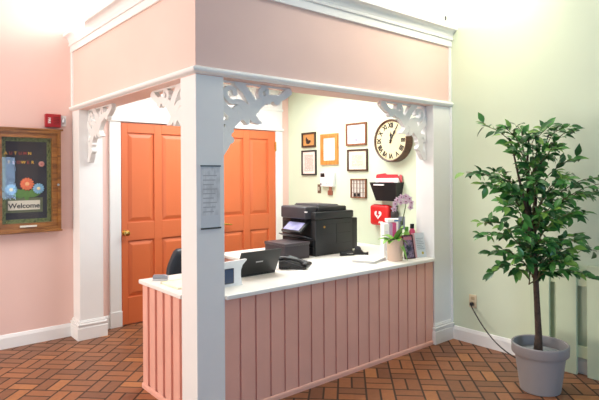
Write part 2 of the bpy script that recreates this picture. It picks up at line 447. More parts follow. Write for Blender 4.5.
brackets = [
    ('carved white scroll bracket beside the corner column in the front opening', lambda u, v, h: (X0+W+u*S1, yc+h, ZB-v*.82)),
    ('carved white scroll bracket by the right post, overlapping the wall clock', lambda u, v, h: (3.975-u*S1, yc+h, ZB-v*.82)),
    ('carved white scroll bracket beside the post near the pink wall', lambda u, v, h: (xc+h, YL-W-u*S1, ZB-v*.82)),
    ('carved white scroll bracket beside the corner column in the side opening to the doors', lambda u, v, h: (xc+h, Y0+W+u*S1, ZB-v*.82)),
]
for l, f in brackets:
    o = bracket_mesh(f, BW, None); tag(o, l, 'bracket', 'fretwork brackets under the booth beam')

# ================================================================== RECEPTION COUNTER
YE = 3.654
ct = thing('reception_counter', 'salmon boarded reception counter with white top around the booth', 'counter', (0, 0, 0))
top = [(X0+W+.003, Y0-.018), (3.972, Y0-.018), (3.972, Y0+W+.003), (XR-.002, Y0+W+.003), (XR-.002, 4.42), (2.64, 4.42), (2.64, 3.56), (2.0, 3.56), (2.0, 3.70), (X0-.008, 3.70), (X0-.008, Y0+W+.003), (X0+W+.003, Y0+W+.003)]
b = MB(); bm = b.bm
lo = [bm.verts.new((x, y, CT-.03)) for x, y in top]; hi = [bm.verts.new((x, y, CT)) for x, y in top]
bm.faces.new(hi); bm.faces.new(lo[::-1])
for i in range(len(top)):
    j = (i+1) % len(top); bm.faces.new((lo[i], lo[j], hi[j], hi[i]))
b.build('worktop', TOPM, ct, bevel=.006)
# front: vertical boards with recessed joints
b = MB(); ya = Y0+.004
b.box(X0+W, 3.972, ya+.012, ya+.03, .0, CT-.03)
n = 18; pitch = (3.972-X0-W)/n
for i in range(n):
    x = X0+W+i*pitch
    b.box(x, x+pitch-.013, ya, ya+.0125, .0, CT-.03)
b.build('front_panel', COUNTERM, ct, bevel=.003)
b = MB(); xa = X0+.004
b.box(xa+.016, xa+.034, Y0+W, YE, 0, CT-.03)
n = 5; pitch = (YE-Y0-W)/n
for i in range(n):
    y = YE-i*pitch
    b.box(xa, xa+.0165, y-pitch+.042, y, 0, CT-.03)
b.build('side_panel', COUNTERM, ct, bevel=.003)
MB().box(xa+.034, 1.98, YE-.02, YE, 0, CT-.03).build('end_panel', COUNTERM, ct)
MB().box(2.66, 2.68, 3.55, 4.4, 0, CT-.03).build('end_panel', COUNTERM, ct)
prof = [(-.0, 0), (.010, 0), (.010, .022), (.007, .032), (0, .037)]
MB().quadloop([[(X0+W+.0, ya-p, z) for p, z in prof], [(3.945, ya-p, z) for p, z in prof]]).build('base_trim', COUNTERM, ct)
MB().quadloop([[(xa-p, YE, z) for p, z in prof], [(xa-p, Y0+W+.03, z) for p, z in prof]]).build('base_trim', COUNTERM, ct)

# ================================================================== LEFT WALL
WOODB = wood('oak_frame', (112, 68, 28), (166, 112, 54), .35, axis=0)
nb = thing('notice_cabinet', 'wood framed glass notice cabinet with dark board and paper flowers on the pink wall', 'notice board', (.955, YL, 1.04))
# local: x 0 = .955 ; outer from -.03.. to .5
cx0, cx1, H = -.02, .482, .93     # outer extents; hinge side to the left
D = .055
f = MB()
fw = .075
def framebars(m, x0, x1, z0, z1, w, y0, y1):
    m.quadloop([[(x0, y, z0), (x1, y, z0), (x1, y, z1), (x0, y, z1)] for y in (y1, y0)], cap=False)
    m.quadloop([[(x0+w, y, z0+w), (x1-w, y, z0+w), (x1-w, y, z1-w), (x0+w, y, z1-w)] for y in (y0, y1)], cap=False)
    for y in (y0, y1):
        a = [m.bm.verts.new(p) for p in ((x0, y, z0), (x1, y, z0), (x1, y, z1), (x0, y, z1))]
        c = [m.bm.verts.new(p) for p in ((x0+w, y, z0+w), (x1-w, y, z0+w), (x1-w, y, z1-w), (x0+w, y, z1-w))]
        for i in range(4):
            j = (i+1) % 4; m.bm.faces.new((a[i], a[j], c[j], c[i]))
framebars(f, cx0-.063, cx1, 0, H, fw, -D, 0)
framebars(f, cx0-.063, cx1-.0, .0, H, .03, -D-.012, -D)
f.box(cx0-.08, cx1+.02, -D-.02, 0, H-.004, H+.012)
f.box(cx0-.07, cx1+.01, -D-.016, 0, -.014, .0)
f.build('frame', WOODB, nb, bevel=.003)
ix0, ix1, iz0, iz1 = cx0-.045+fw, cx1-fw, fw, H-fw
MB().box(ix0, ix1, -.01, -.002, iz0, iz1).build('board', mat('charcoal_felt', (58, 58, 64), .9), nb)
GR = photo_mat('leafy_border_paper', [(46, 60, 34), (92, 108, 62), (122, 132, 84), (70, 88, 44), (150, 150, 90)], 16)
ix0 -= .018
framebars(m_ := MB(), ix0, ix1, iz0, iz1, .036, -.014, -.01); m_.build('leafy_border', GR, nb)
# cut-out letters
GOLD = mat('gold_card', (226, 184, 76), .6); RED = mat('dull_red_card', (160, 70, 66), .6); PK = mat('pale_pink_card', (226, 190, 190), .6)
zr1, zr2 = 1.750-1.04, 1.668-1.04
for k, c in enumerate('AUTUMN'):
    text_obj(c, .038, GOLD if c in 'ATN' else RED, 'letter', nb, (.03+.039*k, -.014, zr1), 'y-', bold=.0008)
for k, c in enumerate('FLOWER'):
    text_obj(c, .038, [GOLD, PK, RED, GOLD, RED, GOLD][k], 'letter', nb, (.055+.039*k, -.014, zr2), 'y-', bold=.0008)
def flower(x, z, r, m1, m2):
    g = MB()
    for k in range(14):
        a = 2*PI*k/14; M = Matrix.Translation((x+r*.55*math.cos(a), -.018, z+r*.55*math.sin(a))) @ Matrix.Rotation(-a, 4, 'Y')
        g.sphere((0, 0, 0), 1, r*.45, .005, r*.2, M=M, seg=10, rings=6)
    fl = g.build('paper_flower', m1, nb, smooth=True)
    MB().sphere((x, -.021, z), 1, r*.3, .007, r*.3).build('flower_centre', m2, fl, smooth=True)
ORG = mat('orange_paper', (226, 120, 84), .7, var=.1, scale=40); BLU = mat('blue_paper', (128, 178, 210), .7, var=.1, scale=40)
flower(.201, 1.471-1.04, .062, ORG, mat('pale_orange_paper', (240, 178, 130), .7)); flower(.297, 1.428-1.04, .052, BLU, mat('cream_paper', (236, 226, 180), .7))
flower(.07, 1.422-1.04, .054, BLU, MATS['cream_paper']); flower(.324, 1.655-1.04, .028, mat('dusty_pink_paper', (206, 150, 140), .7), mat('rose_paper', (190, 110, 110), .7))
lf = MB()
for x, z, a in ((.15, .35, 2.4), (.18, .34, 2.0), (.225, .34, 1.0), (.255, .35, .6), (.2, .33, 1.57), (.12, .33, 2.7), (.275, .335, .4)):
    M = Matrix.Translation((x, -.014, z)) @ Matrix.Rotation(-a, 4, 'Y'); lf.sphere((0, 0, 0), 1, .055, .003, .02, M=M, seg=10, rings=6)
lf.build('paper_leaves', mat('green_paper', (88, 132, 66), .7, var=.1, scale=30), nb, smooth=True)
MB().box(.021, .334, -.013, -.01, 1.212-1.04, 1.345-1.04).build('sign_backing', mat('olive_card', (96, 106, 80), .7), nb)
sg = MB().box(.045, .309, -.017, -.013, 1.235-1.04, 1.321-1.04).build('welcome_sign', mat('cream_card', (214, 212, 196), .7), nb)
text_obj('Welcome', .062, mat('dark_ink', (40, 42, 44), .6), 'lettering', sg, (.177, -.0175, 1.272-1.04), 'y-', bold=.0012, sx=1.05)
gl = MB().box(ix0-.005, ix1+.005, -D+.006, -D+.009, iz0-.005, iz1+.005).build('glass_pane', glass_mat('cabinet_glass', refl=.55), nb)
lk = MB().lathe([(0, 0), (.011, 0), (.011, .006), (0, .007)], 16, M=Matrix.Translation((cx1-.026, -D-.012, .42)) @ Matrix.Rotation(PI/2, 4, 'X')); lk.build('lock', STEEL, nb, smooth=True)
MB().box(.13, .27, -D-.014, -D-.01, .04, .056).build('label_plate', mat('pale_plate', (220, 218, 205), .4), nb)

fa = thing('fire_alarm', 'red fire alarm with a clear strobe on the pink wall above the notice cabinet', 'fire alarm', (1.31, YL, 2.0))
REDP = mat('red_plastic', (166, 28, 36), .35, var=.04)
MB().rbox(0, .135, -.05, 0, 0, .125, .006).build('body', REDP, fa, smooth=True)
st = MB().rbox(.135, .185, -.04, 0, .015, .115, .006); st.build('strobe_base', mat('pale_plastic', (226, 222, 220), .35), fa, smooth=True)
MB().sphere((.16, -.043, .065), 1, .018, .02, .035).build('strobe_lens', STEEL, fa, smooth=True)
text_obj('FIRE', .03, PAPER, 'lettering', fa, (.03, -.0505, .062), 'y-', rot2d=-PI/2, bold=.0008)
gr = MB()
for k in range(5): gr.box(.065, .12, -.052, -.05, .03+k*.015, .036+k*.015)
gr.build('grille', mat('dark_red_plastic', (110, 16, 22), .4), fa)

# ================================================================== RIGHT WALL
XW = XR
def wall_frame(name, label, cat, y1, y0, z0, z1, w, m, sheet, depth=.02, matw=0, matm=None, group=None):
    """y1 = left edge in view (farther), y0 = right edge (nearer)"""
    yc_, zc_ = (y0+y1)/2, z0
    t = thing(name, label, cat, (XW, yc_, z0), group=group)
    a = (y1-y0)/2; h = z1-z0
    f = MB()
    for x0, x1, ww in ((-depth, 0, w), (-depth-.004, -depth, w*.6)):
        f.box(x0, x1, -a, -a+ww, 0, h); f.box(x0, x1, a-ww, a, 0, h)
        f.box(x0, x1, -a+ww, a-ww, 0, ww); f.box(x0, x1, -a+ww, a-ww, h-ww, h)
    f.build('frame', m, t, bevel=.002)
    if matw:
        MB().box(-depth*.55, -.001, -a+w*.9, a-w*.9, w*.9, h-w*.9).build('mat', matm, t)
        MB().box(-depth*.65, -.001, -a+w+matw, a-w-matw, w+matw, h-w-matw).build('sheet', sheet, t)
    else:
        MB().box(-depth*.6, -.001, -a+w*.9, a-w*.9, w*.9, h-w*.9).build('sheet', sheet, t)
    MB().box(-depth*.8, -depth*.75, -a+w*.95, a-w*.95, w*.95, h-w*.95).build('glass', GLASS, t)
    return t
DKW = wood('dark_walnut', (50, 34, 24), (84, 58, 40), .4, axis=2); MIDW = wood('brown_wood', (112, 68, 42), (150, 98, 62), .4, axis=2)
OAK = wood('honey_oak', (186, 116, 48), (214, 148, 76), .4, axis=2); BLKF = mat('black_frame', (48, 46, 44), .4)
G = 'framed papers on the green wall'
pf = wall_frame('picture_frame', 'small dark framed tan picture with black cat-like shape, top left of the wall', 'picture frame', 4.99, 4.735, 1.875, 2.06, .024, DKW, mat('tan_picture', (206, 148, 84), .6, var=.1, scale=12), group=G)
pf['label'] = 'small dark framed tan picture with a black silhouette, smallest of the framed pictures'
sil = MB()
M = Matrix.Translation((-.0145, .02, .06))
for (yy, zz, ry, rz) in ((0, 0, .038, .022), (-.03, .012, .02, .016), (.03, .035, .014, .03), (.012, .02, .024, .024)):
    sil.sphere((-.0145, .01+yy, .062+zz), 1, .001, ry, rz)
sil.build('silhouette', mat('black_ink', (34, 28, 24), .7), pf)
wall_frame('certificate_frame', 'tall narrow black framed certificate under the small tan picture', 'picture frame', 4.995, 4.725, 1.53, 1.84, .02, BLKF, doc_mat('doc_narrow', (240, 232, 222), (140, 126, 116), 26, .6), group=G)
wall_frame('certificate_frame', 'wide honey oak framed certificate, the only frame in pale orange wood', 'picture frame', 4.64, 4.345, 1.655, 2.02, .05, OAK, doc_mat('doc_oak', (240, 240, 240), (150, 150, 158), 24, .6), group=G)
c1 = wall_frame('certificate_frame', 'brown framed white certificate with a seal, nearest the wall clock on top', 'picture frame', 4.21, 3.897, 1.862, 2.115, .022, MIDW, doc_mat('doc_white', (236, 236, 244), (150, 150, 170), 18, .5), group=G)
MB().sphere((-.0145, 0, .062), 1, .001, .012, .012).build('seal', mat('blue_grey_seal', (90, 92, 120), .5), c1)
wall_frame('certificate_frame', 'dark framed cream certificate below the white certificate with a seal', 'picture frame', 4.19, 3.884, 1.575, 1.82, .02, DKW, doc_mat('doc_cream', (234, 216, 196), (176, 150, 130), 18, .55), group=G, matw=.02, matm=mat('cream_mat', (240, 228, 208), .8))

# wall clock
cl = thing('wall_clock', 'large round wall clock with dark wood rim and roman numerals', 'clock', (XW, 3.50, 1.885))
MC = Matrix.Rotation(-PI/2, 4, 'Y')    # local z -> -x
R = .222
rim = wood('clock_wood', (64, 40, 28), (104, 70, 50), .3, axis=0)
MB().lathe([(R-.012, 0), (R, .004), (R, .08), (R-.004, .092), (R-.011, .096), (R-.02, .092), (R-.023, .084), (R-.023, .07)], 64, M=MC).build('rim', rim, cl, smooth=True)
fc = MB().lathe([(0, .07), (R-.02, .07), (R-.02, .078), (0, .0781)], 64, M=MC).build('dial', mat('cream_dial', (236, 224, 178), .6, var=.03, scale=14), cl, smooth=True)
INK = MATS['black_ink']
for k, s in enumerate(['XII', 'I', 'II', 'III', 'IIII', 'V', 'VI', 'VII', 'VIII', 'IX', 'X', 'XI']):
    a = 2*PI*k/12; rr = R*.7
    text_obj(s, .066, INK, 'numeral', cl, (-.0788, -rr*math.sin(a), rr*math.cos(a)), 'x-', rot2d=-a, bold=.0038, sx=.82)
tk = MB()
for k in range(60):
    a = 2*PI*k/60; M = Matrix.Rotation(-a, 4, 'X') ; w_ = .0022 if k % 5 else .004
    M = Matrix.Rotation(a, 4, 'X'); tk.box(-.079, -.0782, -w_/2, w_/2, R*.85, R*.88, M=M)
tk.build('minute_track', INK, cl)
def hand(a, L, w, x):
    M = Matrix.Rotation(a, 4, 'X'); g = MB()
    g.prism([(-w*.5, -.03), (w*.5, -.03), (w*.6, L*.4), (w*1.4, L*.6), (w*.5, L*.72), (0, L), (-w*.5, L*.72), (-w*1.4, L*.6), (-w*.6, L*.4)], x, x-.002, 'yz', M=M); return g
hand(math.radians(2), .10, .012, -.081).build('hour_hand', INK, cl)
hand(math.radians(30), .165, .009, -.084).build('minute_hand', INK, cl)
MB().lathe([(0, .078), (.012, .078), (.012, .088), (0, .089)], 16, M=MC).build('hand_hub', INK, cl, smooth=True)
MB().lathe([(0, .0885), (R-.022, .0885), (R-.022, .09), (0, .0901)], 64, M=MC).build('glass', glass_mat('clock_glass', refl=.35), cl)

# white wall terminal, switch and little reddish plate under it
wb = thing('wall_terminal', 'white wall box with a small dark display above the copier', 'wall device', (XW, 4.50, 1.395))
WPL = mat('white_plastic', (240, 240, 240), .35, var=.01)
MB().rbox(-.06, 0, -.11, .11, 0, .175, .012).build('housing', WPL, wb, smooth=True)
MB().box(-.063, -.06, .025, .095, .115, .16).build('display', BLACK, wb)
kp = MB()
for i in range(3):
    for j in range(2): kp.box(-.062, -.06, -.02-.03*j, .0-.03*j, .03+.028*i, .05+.028*i)
kp.build('keypad', mat('pale_grey_plastic', (215, 216, 216), .4), wb)
MB().box(-.063, -.06, .08, .1, .02, .04).build('button', mat('grey_button', (120, 120, 124), .4), wb)
sw = thing('light_switch', 'small dark brown light switch plate left below the white wall box', 'switch', (XW, 4.68, 1.315))
MB().rbox(-.008, 0, -.03, .03, 0, .105, .003).build('plate', mat('brown_plate', (104, 84, 66), .4), sw)
MB().box(-.016, -.008, -.01, .01, .03, .075).build('toggle', mat('pale_toggle', (190, 178, 160), .4), sw)
rp = thing('card_holder', 'small reddish brown card holder on the wall directly under the white box', 'card holder', (XW, 4.48, 1.295))
MB().rbox(-.022, .002, -.036, .036, 0, .055, .003).build('pocket', mat('red_brown_plastic', (140, 84, 66), .45), rp)
MB().box(-.012, -.004, -.024, .024, .03, .1).build('card', mat('rust_card', (176, 120, 96), .6), rp)

# key / tag cabinet
kb = thing('key_rack', 'brown framed key rack with pale slots and two black key fobs', 'key rack', (XW, 4.02, 1.275))
framebars_x = MB(); a = .117; h = .215
for y0, y1, z0, z1 in ((-a, -a+.014, 0, h), (a-.014, a, 0, h), (-a, a, 0, .014), (-a, a, h-.014, h)): framebars_x.box(-.026, 0, y0, y1, z0, z1)
framebars_x.build('frame', MIDW, kb, bevel=.002)
MB().box(-.012, -.002, -a+.01, a-.01, .01, h-.01).build('backing', mat('pale_backing', (222, 214, 204), .7), kb)
dv = MB()
for i in range(1, 5): dv.box(-.022, -.012, -a+i*2*a/5-.003, -a+i*2*a/5+.003, .012, h-.012)
for j in range(1, 4): dv.box(-.018, -.012, -a+.012, a-.012, .012+j*.05-.002, .012+j*.05+.002)
dv.build('dividers', mat('taupe_dividers', (140, 120, 106), .5), kb)
for y in (.045, -.012):
    k = thing('key_fob', 'black key fob hanging in the key rack, %s one' % ('left' if y > 0 else 'right'), 'key fob', (XW-.022, 4.02+y, 1.293), group='key fobs in the key rack')
    MB().rbox(-.012, 0, -.014, .014, 0, .036, .004).build('fob', BLACK, k, smooth=True)
    MB().tube([(-.004, .006*math.cos(t), .038+.008*math.sin(t)) for t in [i*2*PI/10 for i in range(11)]], .0012, 6).build('ring', STEEL, k)

# black wall pocket with red and white folders
wp = thing('wall_file_pocket', 'black tapered wall file pocket holding folders', 'file holder', (XW, 3.575, 1.265))
t_ = MB()
def taper(y0b, y1b, y0t, y1t, zb, zt, xb, xt, x2=-.004):
    return [[(x2, y0b, zb), (x2, y1b, zb), (xb, y1b, zb), (xb, y0b, zb)], [(x2, y0t, zt), (x2, y1t, zt), (xt, y1t, zt), (xt, y0t, zt)]]
rings = taper(-.14, .125, -.178, .175, 0, .19, -.085, -.125)
t_.quadloop(rings, cap=False); t_.bm.faces.new([v for v in t_.bm.verts][:4])
o = t_.build('pocket', BLACK, wp); sm = o.modifiers.new('s', 'SOLIDIFY'); sm.thickness = .004; sm.offset = 1
MB().box(-.131, -.122, -.02, .12, .158, .172).build('label_strip', PAPER, wp)
RF = mat('red_folder', (204, 48, 58), .55, var=.03)
fo = MB()
g = thing('folder', 'red folder standing at the back of the black wall pocket', 'folder', (XW-.024, 3.575, 1.275)); 
MB().prism([(-.13, 0), (.12, 0), (.165, .235), (.155, .262), (.04, .275), (.02, .262), (-.12, .262), (-.145, .22)], -.018, .0, 'yz').build('cover', RF, g, bevel=.003)
MB().box(-.012, -.004, -.15, .15, .02, .2).build('pages', PAPER, g)
g2 = thing('folder', 'white folder in front of the red one in the wall pocket', 'folder', (XW-.045, 3.575, 1.275))
MB().prism([(-.13, 0), (.12, 0), (.155, .205), (.15, .222), (-.15, .225), (-.16, .2)], -.02, .0, 'yz').build('cover', PAPER, g2, bevel=.003)
MB().box(-.026, -.02, -.1, .1, .02, .19).build('pages', mat('pink_paper', (236, 196, 196), .6), g2)
g3 = thing('folder', 'small red curled folder end sticking up at right of the wall pocket', 'folder', (XW-.012, 3.44, 1.275)); 
MB().prism([(-.0, 0), (.03, 0), (.03, .2), (-.01, .262), (-.035, .25), (-.035, .19)], -.012, .0, 'yz').build('cover', mat('pink_red_folder', (214, 96, 100), .55), g3, bevel=.003)

# red defibrillator case
ae = thing('defibrillator_case', 'red soft defibrillator case with a white heart on the green wall', 'defibrillator', (XW, 3.665, 1.0))
REDA = mat('red_case_fabric', (214, 28, 28), .5, var=.04, scale=30)
MB().rbox(-.085, .002, -.13, .13, 0, .215, .03, seg=4).build('case', REDA, ae, smooth=True, angle=60)
zp = MB(); zp.tube([(-.045, -.132, .03), (-.045, -.132, .185), (-.045, -.1, .217), (-.045, .1, .217), (-.045, .132, .185)], .004, 6); zp.build('zip', mat('dark_red_zip', (120, 14, 16), .5), ae)
hp = []
for i in range(40):
    t = 2*PI*i/40; hp.append((-.0031*16*math.sin(t)**3, .0031*(13*math.cos(t)-5*math.cos(2*t)-2*math.cos(3*t)-math.cos(4*t))))
hb = MB(); bmv = [hb.bm.verts.new((-.0858, y+.01, z+.115)) for y, z in hp]; hb.bm.faces.new(bmv)
he = hb.build('heart_emblem', PAPER, ae)
bt = MB(); bt.prism([(.018, .155), (-.006, .155), (-.002, .122), (-.02, .122), (.014, .078), (.008, .108), (.026, .108)], -.0864, -.0859, 'yz', M=Matrix.Translation((0, .004, 0))); bt.build('bolt', REDA, he)
text_obj('AED', .034, PAPER, 'lettering', ae, (-.0862, -.03, .035), 'x-', bold=.001)
hs = thing('hanging_pouch', 'dark round pouch hanging beside the red defibrillator case', 'pouch', (XW, 3.482, 1.06))
MB().sphere((-.045, 0, .06), 1, .04, .045, .06).build('pouch', mat('dark_pouch', (52, 44, 44), .6), hs, smooth=True)
MB().tube([(-.03, .02, .11), (-.01, .01, .145), (0, 0, .15), (-.01, -.01, .145), (-.03, -.02, .11)], .004, 6).build('strap', mat('dark_strap', (40, 36, 36), .6), hs)

# outlet with cord at the foot of the wall
ol = thing('wall_outlet', 'beige wall outlet low on the green wall', 'outlet', (XW, 2.615, .325))
MB().rbox(-.007, 0, -.038, .038, 0, .118, .003).build('plate', mat('beige_plate', (214, 200, 168), .4), ol, smooth=True)
sk = MB()
for z in (.03, .076): sk.rbox(-.010, -.006, -.018, .018, z-.004, z+.026, .003)
sk.build('sockets', mat('brown_beige_socket', (186, 168, 134), .4), ol)
cd = thing('power_cord', 'black power cord plugged into the beige outlet and running behind the planter', 'power cord', (XW, 2.615, .36))
MB().rbox(-.04, -.0105, -.014, .014, -.012, .016, .004).build('plug', BLACK, cd, smooth=True)
pts = []
for i in range(20):
    t = i/19
    x = 4.2-XW + (-.12)*t - .03*math.sin(PI*t); y = -(.66)*t; z = .0-.345*(1-(1-t)**2.3)
    pts.append((x, y, z))
MB().tube(pts, .0055, 8).build('cable', BLACK, cd, smooth=True)

# pale green board panel standing at the wall
PG = mat('pale_green_board_paint', (206, 220, 186), .5, var=.03, scale=4)
pn = thing('board_panel', 'pale green slatted board panel against the green wall behind the potted tree', 'panel', (XR-.022, 1.65, 0))
for (ya_, yb_) in ((2.055, 1.90), (1.85, 1.695), (1.62, 1.465), (1.39, 1.235)):
    MB().box(-.045, -.022, min(ya_, yb_)-1.65, max(ya_, yb_)-1.65, 0.0, .845).build('board', PG, pn, bevel=.003)
MB().box(-.022, 0, 1.235-1.65, 2.05-1.65, .68, .80).build('rail', PG, pn)
MB().box(-.022, 0, 1.235-1.65, 2.05-1.65, .13, .22).build('rail', PG, pn)

# ================================================================== POTTED TREE
PX, PY = 3.70, 1.75
pt = thing('potted_tree', 'weeping fig tree with glossy green leaves in a grey planter', 'plant', (PX, PY, 0))
GP = mat('grey_planter_plastic', (146, 142, 142), .5, var=.02)
pl = MB().lathe([(0, 0), (.128, 0), (.135, .006), (.168, .255), (.186, .262), (.19, .268), (.192, .33), (.186, .336), (.176, .332), (.17, .25), (.165, .245), (0, .243)], 48)
pl.build('planter', GP, pt, smooth=True)
MB().lathe([(0, .25), (.17, .252), (.166, .262), (.12, .268), (.05, .275), (0, .276)], 24).build('filler', mat('grey_moss', (150, 152, 154), .9, var=.3, scale=40, bump=1, bscale=50), pt, smooth=True)
# direction helpers: image right / toward viewer in plan
th = .8726; RV = Vector((math.sin(th), -math.cos(th), 0)); FV = Vector((math.cos(th), math.sin(th), 0)); UP = Vector((0, 0, 1))
BARK = mat('fig_bark', (70, 55, 44), .8, var=.5, scale=30, bump=1, bscale=60)
trunk = MB()
P0 = RV*-.015
main = [P0+UP*.25, P0+RV*.005+UP*.40, RV*-.02+UP*.62, RV*-.03+UP*.85, RV*-.055+UP*1.1, RV*-.075+UP*1.35, RV*-.085+UP*1.6, RV*-.07+UP*1.8]
trunk.tube(main, [.033, .023, .020, .019, .016, .013, .009, .005], 10)
trunk.tube([main[2]+UP*.1, RV*-.02+FV*.03+UP*.95, RV*-.01+FV*.05+UP*1.25, RV*.02+FV*.06+UP*1.55, RV*.07+UP*1.82], [.015, .014, .012, .009, .004], 8)
trunk.tube([main[2]+UP*.05, RV*-.05-FV*.03+UP*.95, RV*-.10-FV*.04+UP*1.25, RV*-.16-FV*.02+UP*1.55, RV*-.2+UP*1.78], [.013, .012, .011, .008, .004], 8)
tr_o = trunk.build('trunk', BARK, pt, smooth=True)
leafmats = [mat('leaf_dark', (46, 98, 48), .32, var=.25, scale=9), mat('leaf_mid', (76, 138, 62), .32, var=.22, scale=9), mat('leaf_light', (122, 166, 72), .36, var=.2, scale=9)]
fol = MB(); fol_idx = []
def leaf(p, d, nrm, L, mi):
    d = d.normalized(); s = d.cross(nrm).normalized(); u = s.cross(d).normalized()
    w = L*.25; prof = [(0, 0, 0), (.25, .75, .02), (.5, 1, 0), (.75, .62, -.06), (1, 0, -.16)]
    mid = [fol.bm.verts.new(p+d*L*t+u*L*(z-.03)) for t, k, z in prof]
    l = [fol.bm.verts.new(p+d*L*t+s*w*k+u*L*(z+.04)) for t, k, z in prof[1:-1]]
    r = [fol.bm.verts.new(p+d*L*t-s*w*k+u*L*(z+.04)) for t, k, z in prof[1:-1]]
    fs = [(mid[0], mid[1], l[0]), (mid[1], mid[2], l[1], l[0]), (mid[2], mid[3], l[2], l[1]), (mid[3], mid[4], l[2]),
          (mid[0], r[0], mid[1]), (mid[1], r[0], r[1], mid[2]), (mid[2], r[1], r[2], mid[3]), (mid[3], r[2], mid[4])]
    for f_ in fs:
        F = fol.bm.faces.new(f_); F.material_index = mi; F.smooth = True
twigs = MB()
rnd = random.Random(11)
# (start height, reach right, reach depth, end height)
BR = [(1.6, -.38, .0, 1.9), (1.6, -.26, -.1, 1.86), (1.6, -.1, .1, 1.9), (1.62, .06, .0, 1.86), (1.62, .18, -.08, 1.88), (1.6, .3, .05, 1.86), (1.6, -.05, -.14, 1.84),
      (1.45, .2, .12, 1.74), (1.5, .05, -.16, 1.72), (1.45, -.2, -.14, 1.70), (1.42, .28, -.02, 1.66),
      (1.36, -.50, .0, 1.56), (1.3, -.42, -.05, 1.47), (1.3, -.33, -.12, 1.52), (1.35, -.27, .14, 1.55), (1.3, -.12, -.24, 1.5), (1.25, .1, -.22, 1.52), (1.25, .28, .1, 1.55), (1.3, .42, -.06, 1.52), (1.2, .48, .05, 1.40), (1.25, .35, -.2, 1.42), (1.25, .5, -.14, 1.49), 
      (1.2, -.2, .1, 1.35), (1.2, -.3, -.16, 1.32), (1.15, .0, -.28, 1.3), (1.1, .2, -.22, 1.28), (1.1, .33, .1, 1.24), (1.05, -.42, -.06, 1.12), (1.05, -.36, .1, 1.2), (1.05, -.2, -.22, 1.15), (1.0, -.05, -.26, 1.1),
      (1.0, .16, -.24, 1.1), (1.0, .3, .0, 1.1), (.95, .4, -.05, 1.02), (.9, -.3, .05, 1.0), (.88, -.36, -.1, .9), (.88, -.18, -.16, .98), (.85, .1, -.18, .96), (.86, .25, .08, .95), (.85, .3, -.12, .86), (.85, .05, .14, 1.0), (.9, -.06, .16, 1.15), (1.0, .1, .2, 1.25), (1.2, -.05, .2, 1.42), (1.45, .02, .18, 1.62),
      (1.4, -.08, -.1, 1.6), (1.15, .08, -.1, 1.22), (.95, -.1, -.1, 1.02), (.9, .14, -.08, 1.0), (1.3, .18, -.1, 1.42), (1.35, -.2, -.06, 1.42)]
for zs, r_, f_, ze in BR:
    s = RV*(-.06+.02*rnd.uniform(-1, 1))+UP*(zs-.10); e = RV*(r_-.01)+FV*f_+UP*(ze+.055-.09*max(0, 1.3-ze))
    q = []
    for i in range(9):
        t = i/8; p = s.lerp(e, t)+UP*(.07*math.sin(PI*t)) - UP*.06*t*t + Vector((rnd.uniform(-.012, .012), rnd.uniform(-.012, .012), 0))*(t > 0)
        q.append(p)
    twigs.tube(q, [.005-.0004*i for i in range(9)], 5)
    out = (e-s).normalized()
    n = 20 if ze > 1.3 else 23
    for k in range(n):
        t = .25+.75*k/(n-1); i = min(7, int(t*8)); p = q[i].lerp(q[i+1], t*8-i) if i < 8 else q[8]
        d = out*rnd.uniform(.2, .8)+Vector((rnd.uniform(-1, 1), rnd.uniform(-1, 1), 0))*.75+UP*rnd.uniform(-.75, .1)
        nr = UP*1.0-FV*.7+Vector((rnd.uniform(-.5, .5), rnd.uniform(-.5, .5), rnd.uniform(-.3, .3)))
        p2 = p+d.normalized()*.012
        leaf(p2, d, nr, rnd.uniform(.068, .10), rnd.choices((0, 1, 2), (.45, .43, .12))[0])
fo_ = fol.build('foliage', None, pt)
for m_ in leafmats: fo_.data.materials.append(m_)
twigs.build('twigs', mat('twig_bark', (88, 84, 50), .8, var=.2), pt, smooth=True)

# ================================================================== COUNTER ITEMS
# copier
pr = thing('copier', 'black multifunction copier with a tilted touch screen on the counter', 'copier', (3.185, 3.605, CT))
b = MB().rbox(.03, .52, .0, .50, .0, .337, .008)
b.build('body', BLACKS, pr, smooth=True)
MB().rbox(.52, .62, .03, .47, .02, .33, .008).build('rear_cover', BLACK, pr, smooth=True)
MB().rbox(.02, .53, -.008, .47, .340, .41, .012).build('scanner', BLACKS, pr, smooth=True)
MB().rbox(-.05, .10, .05, .425, .345, .462, .018, seg=3).build('feeder_end', DKGREY, pr, smooth=True)
MB().rbox(.10, .47, .03, .455, .405, .455, .014, seg=3).build('document_feeder', BLACK, pr, smooth=True)
MB().quadloop([[(.12, .06, .46), (.40, .06, .46), (.40, .42, .46), (.12, .42, .46)], [(.13, .08, .478), (.38, .08, .472), (.38, .4, .472), (.13, .4, .478)]]).build('paper_guide', DKGREY, pr)
# flat near-black plate for the shade inside the output bay; slots on the front
MB().box(.022, .032, .06, .46, .19, .31).build('output_bay_shade', mat('near_black', (12, 12, 13), .6), pr)
MB().quadloop([[(.03, .05, .15), (.03, .46, .15), (-.06, .44, .185), (-.06, .07, .185)], [(.03, .05, .165), (.03, .46, .165), (-.06, .44, .195), (-.06, .07, .195)]]).build('output_tray', DKGREY, pr)
sl = MB()
for z in (.10, .20, .29): sl.box(.05, .49, -.002, .004, z, z+.004)
sl.box(.3, .303, -.002, .004, .1, .29); sl.build('panel_seams', mat('seam_black', (14, 14, 15), .6), pr)
for z in (.015, .085):
    dr = MB().rbox(.018, .034, .02, .48, z, z+.065, .004).build('paper_drawer', BLACK, pr, smooth=True)
    MB().box(.012, .02, .18, .32, z+.04, z+.052).build('drawer_handle', DKGREY, dr)
MP = Matrix.Translation((-.01, .19, .30)) @ Matrix.Rotation(math.radians(-38), 4, 'Y')
